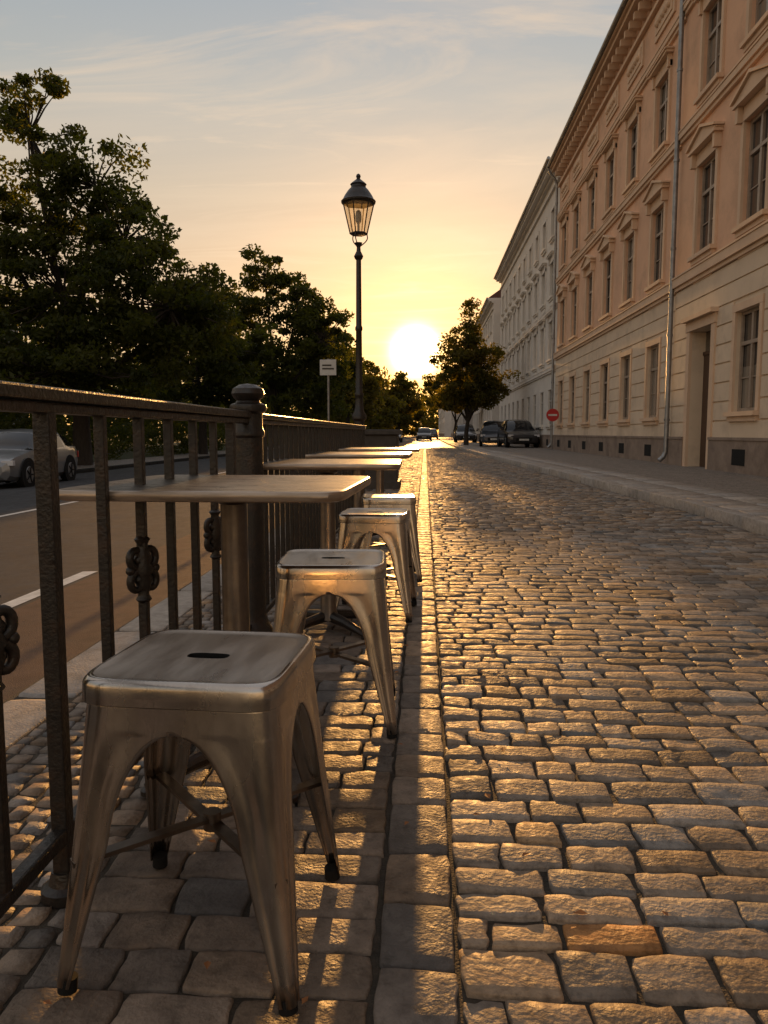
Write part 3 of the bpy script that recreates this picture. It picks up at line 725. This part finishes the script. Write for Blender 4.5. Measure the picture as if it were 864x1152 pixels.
# lobe: cx,cy,cz,rx,ry,rz,weight
tree('tree',(-13.6,30,-.37),[(-1.6,0,12.6,1.9,1.6,2.2,.45),(-4.0,0,10.6,2.0,2.0,2.0,.5),(.9,0,10.6,1.7,1.7,1.7,.48),(-1,0,9.2,2.4,2,1.6,.6),(2.0,0,8.6,2.0,2.2,1.7,.8),(3.9,-.5,6.0,2.2,2.4,2.0,1.6),(-.5,0,6.6,3,3,2.2,1.5),(-4.5,0,6,3,3,2.6,1.5),(0,-1,3.7,3.8,3,1.5,1.6),(-6.8,0,8.5,2.2,2.2,2.2,.8)],3.2,.34,460,150,.115,11,.38)
tree('tree',(-13.4,46,-.37),[(0,0,8.2,2.0,1.8,1.7,.6),(1.8,0,6.2,2.4,2.6,2.2,1),(-2,0,6.2,2.6,2.6,2.4,1),(.2,0,4.2,3.2,3,1.8,1)],2.6,.26,140,120,.17,12,.42)
tree('tree',(-13.0,66,-.37),[(-.6,0,14.2,2.2,2.0,2.2,.6),(-3,0,11.8,2.2,2.4,2.2,.8),(2.2,0,11.8,2.4,2.4,2.2,.8),(4.4,0,9.0,2.8,2.8,2.6,1.3),(-3.6,0,7.6,2.8,2.8,2.6,1.2),(0,0,7,3.6,3,3,1.4),(1.4,0,4.4,4.6,3,2.0,1)],4,.34,280,115,.20,13,.5)
tree('tree',(-12.8,92,-.37),[(0,0,11.5,2.6,2.6,2.6,1),(2,0,8,3,3,2.6,1),(-2.4,0,8,3,3,2.6,1),(.2,0,5,3.8,3,2.2,1)],3,.3,120,100,.28,14,.65)
tree('tree',(-12,122,-.37),[(0,0,11.5,3,2.6,2.8,1),(2,0,8,3.2,3,2.6,1),(-2.4,0,8,3,3,2.6,1),(.2,0,5,4.2,3,2.4,1)],3,.3,90,100,.36,15,.8,mt=LEAFG)
tree('tree',(-11.0,155,-.37),[(0,0,11.0,3,2.6,2.8,1),(2,0,7.5,3.6,3,2.6,1),(-2.4,0,8,3,3,2.6,1),(.2,0,4.4,4.6,3,2.4,1)],3,.3,80,100,.42,16,.9,mt=LEAFG)
tree('tree',(2.65,50,.1),[(.15,0,8.0,.5,.5,1.0,.35),(.0,0,6.7,1.2,1.2,1.0,.8),(-.55,0,5.3,1.45,1.4,.95,1),(1.15,0,5.3,1.4,1.4,1.0,1),(-1.0,0,3.9,1.4,1.4,.95,1),(1.3,0,3.8,1.5,1.4,1.0,1),(.1,0,3.1,2.0,1.6,.9,1)],1.7,.15,190,105,.115,17,.28,mt=LEAFG)
tree('tree',(3.2,82,.1),[(0,0,6.2,2.0,1.8,1.6,1),(-.8,0,4.4,2.2,2,1.3,1),(1,0,4.2,2.2,2,1.3,1)],2,.16,60,100,.22,18,.45,mt=LEAFG)
tree('tree',(-6.5,190,-.3),[(0,0,12,3.4,3,3,1),(2.4,0,8.5,3.4,3,2.6,1),(-2.6,0,8.5,3.2,3,2.6,1),(.2,0,5,4.8,3,2.4,1)],3,.3,80,90,.5,19,1.0,mt=LEAFG)
# distant mass of trees closing the street
r=random.Random(5); cc=[];rr=[]
for k in range(330):
    x=r.uniform(-34,34); top=10.5+3.5*math.sin(x*.33+1)+2*math.sin(x*.9)+ (5 if x>4 else 0)+(3 if x<-12 else 0)
    cc.append((x,r.uniform(235,262),r.uniform(.0,1)**.8*top)); rr.append(r.uniform(.8,1.6))
leaves('distant_trees',cc,rr,95,.6,LEAFG,6)
# park trees behind, left
cc=[];rr=[]
for k in range(420):
    y=r.uniform(14,120); x=r.uniform(-30,-17); top=7.5+2.2*math.sin(y*.35)+1.5*math.sin(y*.11+x)
    cc.append((x,y,r.uniform(.12,1)*top-.2)); rr.append(r.uniform(.6,1.2))
leaves('park_trees',cc,rr,100,.26,LEAF,8)
cc=[];rr=[]
for k in range(700):
    y=r.uniform(4,150); cc.append((r.uniform(-15.6,-14.8),y,r.uniform(-.3,1.15)+.15*math.sin(y))); rr.append(.26)
leaves('hedge',cc,rr,55,.09,LEAF,9)

# ------------------------------------------------------------ cars
def car(loc,rot,pm,suv=0):
    e=empty('parked_car',loc,R(rot)); L=2.15
    # stations: y, half width, bottom, belt z, roof z, roof half width
    h=.08*suv
    S=[(-2.12,.62,.32,.55,.56,.55),(-2.05,.76,.24,.66,.67,.66),(-1.85,.83,.2,.76,.775,.72),(-1.2,.87,.19,.88,.90,.76),(-.98,.87,.19,.92,.95,.74),
       (-.80,.87,.19,.93,1.08+h,.68),(-.35,.88,.19,.94,1.36+h,.62),(-.25,.88,.19,.94,1.39+h,.62),(.28,.88,.19,.95,1.455+h,.62),(.36,.88,.19,.95,1.455+h,.62),(1.05,.88,.19,.97,1.42+h,.61),
       (1.15,.88,.19,.97,1.41+h,.61),(1.62,.87,.2,.99,1.30+h,.60),(1.9,.85,.22,.98,1.10+h,.62),(2.06,.80,.26,.9,.93,.66),(2.14,.70,.34,.74,.75,.6)]
    g=MB(); vs=[];fs=[];ms=[]
    for (y,w,zb,belt,rf,rw) in S:
        half=[(0.0,zb),(w*.86,zb),(w*.97,zb+.1),(w,(zb+belt)*.5),(w*.985,belt-.12),(w*.94,belt),(rw+.02,max(rf-.06,belt+.003)),(rw*.86,max(rf-.012,belt+.006)),(0,rf+.012)]
        ring=[(x,y,z) for x,z in half]+[(-x,y,z) for x,z in half[::-1][1:-1]]
        vs+=ring
    n=16
    for i in range(len(S)-1):
        gy=S[i+1][4]-S[i+1][3]>.1 or S[i][4]-S[i][3]>.1
        for k in range(n):
            m=0
            if k in (5,10) and gy and i not in (6,8,10): m=1
            if k in (6,7,8,9) and i in (4,5): m=1
            if k in (6,7,8,9) and i in (12,): m=1
            fs.append((i*n+k,(i+1)*n+k,(i+1)*n+(k+1)%n,i*n+(k+1)%n)); ms.append(m)
    g.add(vs,fs); g.m=ms
    g.add(vs[:n],[tuple(range(n))]); g.add(vs[-n:],[tuple(range(n-1,-1,-1))])
    g.obj('body',[pm,CARGLASS],e,smooth=True,angle=28)
    w=MB(); 
    for yy in (-1.32,1.30):
        for s in (-1,1):
            w.tube([(s*.70,yy,.33),(s*.86,yy,.33),(s*.893,yy,.33)],[.335,.335,.30],28,0)
            w.cyl((s*.885,yy,.33),(s*.900,yy,.33),.215,.2,20,1)
            for q in range(5):
                t=q*2*math.pi/5; w.cyl((s*.903,yy,.33),(s*.903,yy+.19*math.cos(t),.33+.19*math.sin(t)),.022,.016,6,0)
            w.tube([(s*.872,yy,.35),(s*.889,yy,.35)],[.40,.395],28,0)
    w.obj('wheels',[RUBBER_SHADE,ZINC],e,smooth=True)
    d=MB()
    for s in (-1,1):
        d.box(s*.70-.14,s*.70+.14,-2.06,-1.95,.58,.70,0); d.box(s*.72-.1,s*.72+.1,2.03,2.115,.66,.84,1)
        d.box(s*.98-.08,s*.98+.08,-.78,-.66,.95,1.06,2)
    d.box(-.42,.42,-2.135,-2.08,.34,.52,3); d.box(-.26,.26,-2.15,-2.137,.38,.48,4); d.box(-.26,.26,2.141,2.155,.5,.6,4)
    d.obj('lights_and_trim',[HEADL,TAILL,pm,RUBBER_SHADE,SIGNW],e,bevel=.02)
    return e
car((-10.7,19.7,rz(-10.7)+.0),4,SILVER)
car((5.15,43.5,.11),3,BLACKP,1); car((4.2,47.2,.11),-4,BLUEP,1)
car((-.1,92,0),0,BLACKP,1).name='driving_car'; car((1.0,115,0),180,BLUEP,1); car((-3.5,88,rz(-3.5)),0,BLACKP).name='driving_car'
car((3.4,66,.11),0,BLACKP,1)

# ------------------------------------------------------------ sky, sun, camera
SD=Vector((-.0125,.9945,.1035)).normalized()
W=bpy.data.worlds.new('World'); scene.world=W; W.use_nodes=True; nt=W.node_tree; N=nt.nodes; L=nt.links
bg=N['Background']; out=N['World Output']
sky=N.new('ShaderNodeTexSky'); sky.sky_type='NISHITA'; sky.sun_disc=False; sky.sun_elevation=math.asin(SD.z); sky.sun_rotation=math.atan2(SD.x,SD.y)
sky.dust_density=.25; sky.air_density=1.0
bg.inputs['Strength'].default_value=.05; L.new(sky.outputs[0],bg.inputs['Color'])
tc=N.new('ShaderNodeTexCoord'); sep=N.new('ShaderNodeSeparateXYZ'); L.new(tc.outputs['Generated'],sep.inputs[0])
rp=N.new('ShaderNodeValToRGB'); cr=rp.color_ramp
stops=[(0,(.54,.22,.06)),(.08,(.56,.25,.08)),(.17,(.53,.29,.125)),(.28,(.46,.34,.215)),(.38,(.34,.33,.29)),(.48,(.25,.29,.32)),(.62,(.34,.35,.38)),(1,(.37,.37,.39))]  # topmost stops, above the frame, brightened as added fill light
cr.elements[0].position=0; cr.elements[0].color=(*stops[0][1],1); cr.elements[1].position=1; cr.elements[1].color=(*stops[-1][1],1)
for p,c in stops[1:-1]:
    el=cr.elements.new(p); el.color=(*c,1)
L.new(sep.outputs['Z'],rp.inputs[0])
def math_(op,a,b=None,clamp=False):
    n=N.new('ShaderNodeMath'); n.operation=op; n.use_clamp=clamp
    for i,x in enumerate((a,b)):
        if x is None: continue
        if isinstance(x,(int,float)): n.inputs[i].default_value=x
        else: L.new(x,n.inputs[i])
    return n.outputs[0]
# cloud streaks projected on a high layer
zc=math_('MAXIMUM',sep.outputs['Z'],.02); zc=math_('ADD',zc,.08)
cx=math_('DIVIDE',sep.outputs['X'],zc); cy=math_('DIVIDE',sep.outputs['Y'],zc)
cmb=N.new('ShaderNodeCombineXYZ'); L.new(cx,cmb.inputs[0]); L.new(cy,cmb.inputs[1])
def cloud(scl,rot,ns,lo,hi,dist):
    mp=N.new('ShaderNodeMapping'); mp.inputs['Scale'].default_value=scl; mp.inputs['Rotation'].default_value=(0,0,rot); L.new(cmb.outputs[0],mp.inputs[0])
    nz=N.new('ShaderNodeTexNoise'); nz.inputs['Scale'].default_value=ns; nz.inputs['Detail'].default_value=10; nz.inputs['Roughness'].default_value=.62; nz.inputs['Distortion'].default_value=dist
    L.new(mp.outputs[0],nz.inputs['Vector'])
    mr=N.new('ShaderNodeMapRange'); mr.inputs[1].default_value=lo; mr.inputs[2].default_value=hi; L.new(nz.outputs['Fac'],mr.inputs[0]); return mr.outputs[0]
c1=math_('MULTIPLY',cloud((.5,1.0,1),.5,1.2,.44,.74,.5),.55); c2=math_('MULTIPLY',cloud((.55,2.0,1),.25,1.8,.50,.70,.9),.6)
cf=math_('MAXIMUM',c1,c2)
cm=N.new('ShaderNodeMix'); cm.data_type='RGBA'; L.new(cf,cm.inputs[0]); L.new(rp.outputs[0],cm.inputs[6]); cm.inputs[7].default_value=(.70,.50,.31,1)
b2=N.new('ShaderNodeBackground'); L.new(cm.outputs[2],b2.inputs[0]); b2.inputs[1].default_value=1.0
# aureole round the sun, plus a fill glow added opposite it
dt=N.new('ShaderNodeVectorMath'); dt.operation='DOT_PRODUCT'; L.new(tc.outputs['Generated'],dt.inputs[0]); dt.inputs[1].default_value=SD
dd=math_('MAXIMUM',dt.outputs['Value'],0)
def glow(p,s,c,src=None):
    b=N.new('ShaderNodeBackground'); b.inputs[0].default_value=(*c,1); L.new(math_('MULTIPLY',math_('POWER',src or dd,p),s),b.inputs[1]); return b.outputs[0]
anti_fill=math_('MAXIMUM',math_('MULTIPLY',dt.outputs['Value'],-1),0)
sh=[bg.outputs[0],b2.outputs[0],glow(5200,22,(1,.76,.36)),glow(450,1.1,(1,.48,.05)),glow(60,.45,(1,.38,.035)),glow(6,.12,(1,.48,.12)),glow(2.2,.14,(1,.78,.6),anti_fill)]
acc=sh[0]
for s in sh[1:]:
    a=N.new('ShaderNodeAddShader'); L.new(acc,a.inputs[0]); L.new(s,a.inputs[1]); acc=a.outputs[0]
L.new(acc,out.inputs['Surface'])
sl_=bpy.data.lights.new('sun','SUN'); sl_.energy=5; sl_.angle=R(.5); sl_.color=(1,.49,.14)
so_=bpy.data.objects.new('sun',sl_); scene.collection.objects.link(so_); so_.rotation_euler=(-SD).to_track_quat('-Z','Y').to_euler()

cam=bpy.data.cameras.new('camera'); co=bpy.data.objects.new('camera',cam); scene.collection.objects.link(co)
co.location=(0,0,.9); co.rotation_euler=(R(90-5.87),0,R(3.04)); cam.sensor_fit='VERTICAL'; cam.sensor_height=36; cam.lens=27.03; cam.clip_end=6000; cam.clip_start=.02
scene.camera=co
scene.view_settings.view_transform='Standard'; scene.view_settings.look='None'; scene.view_settings.exposure=0
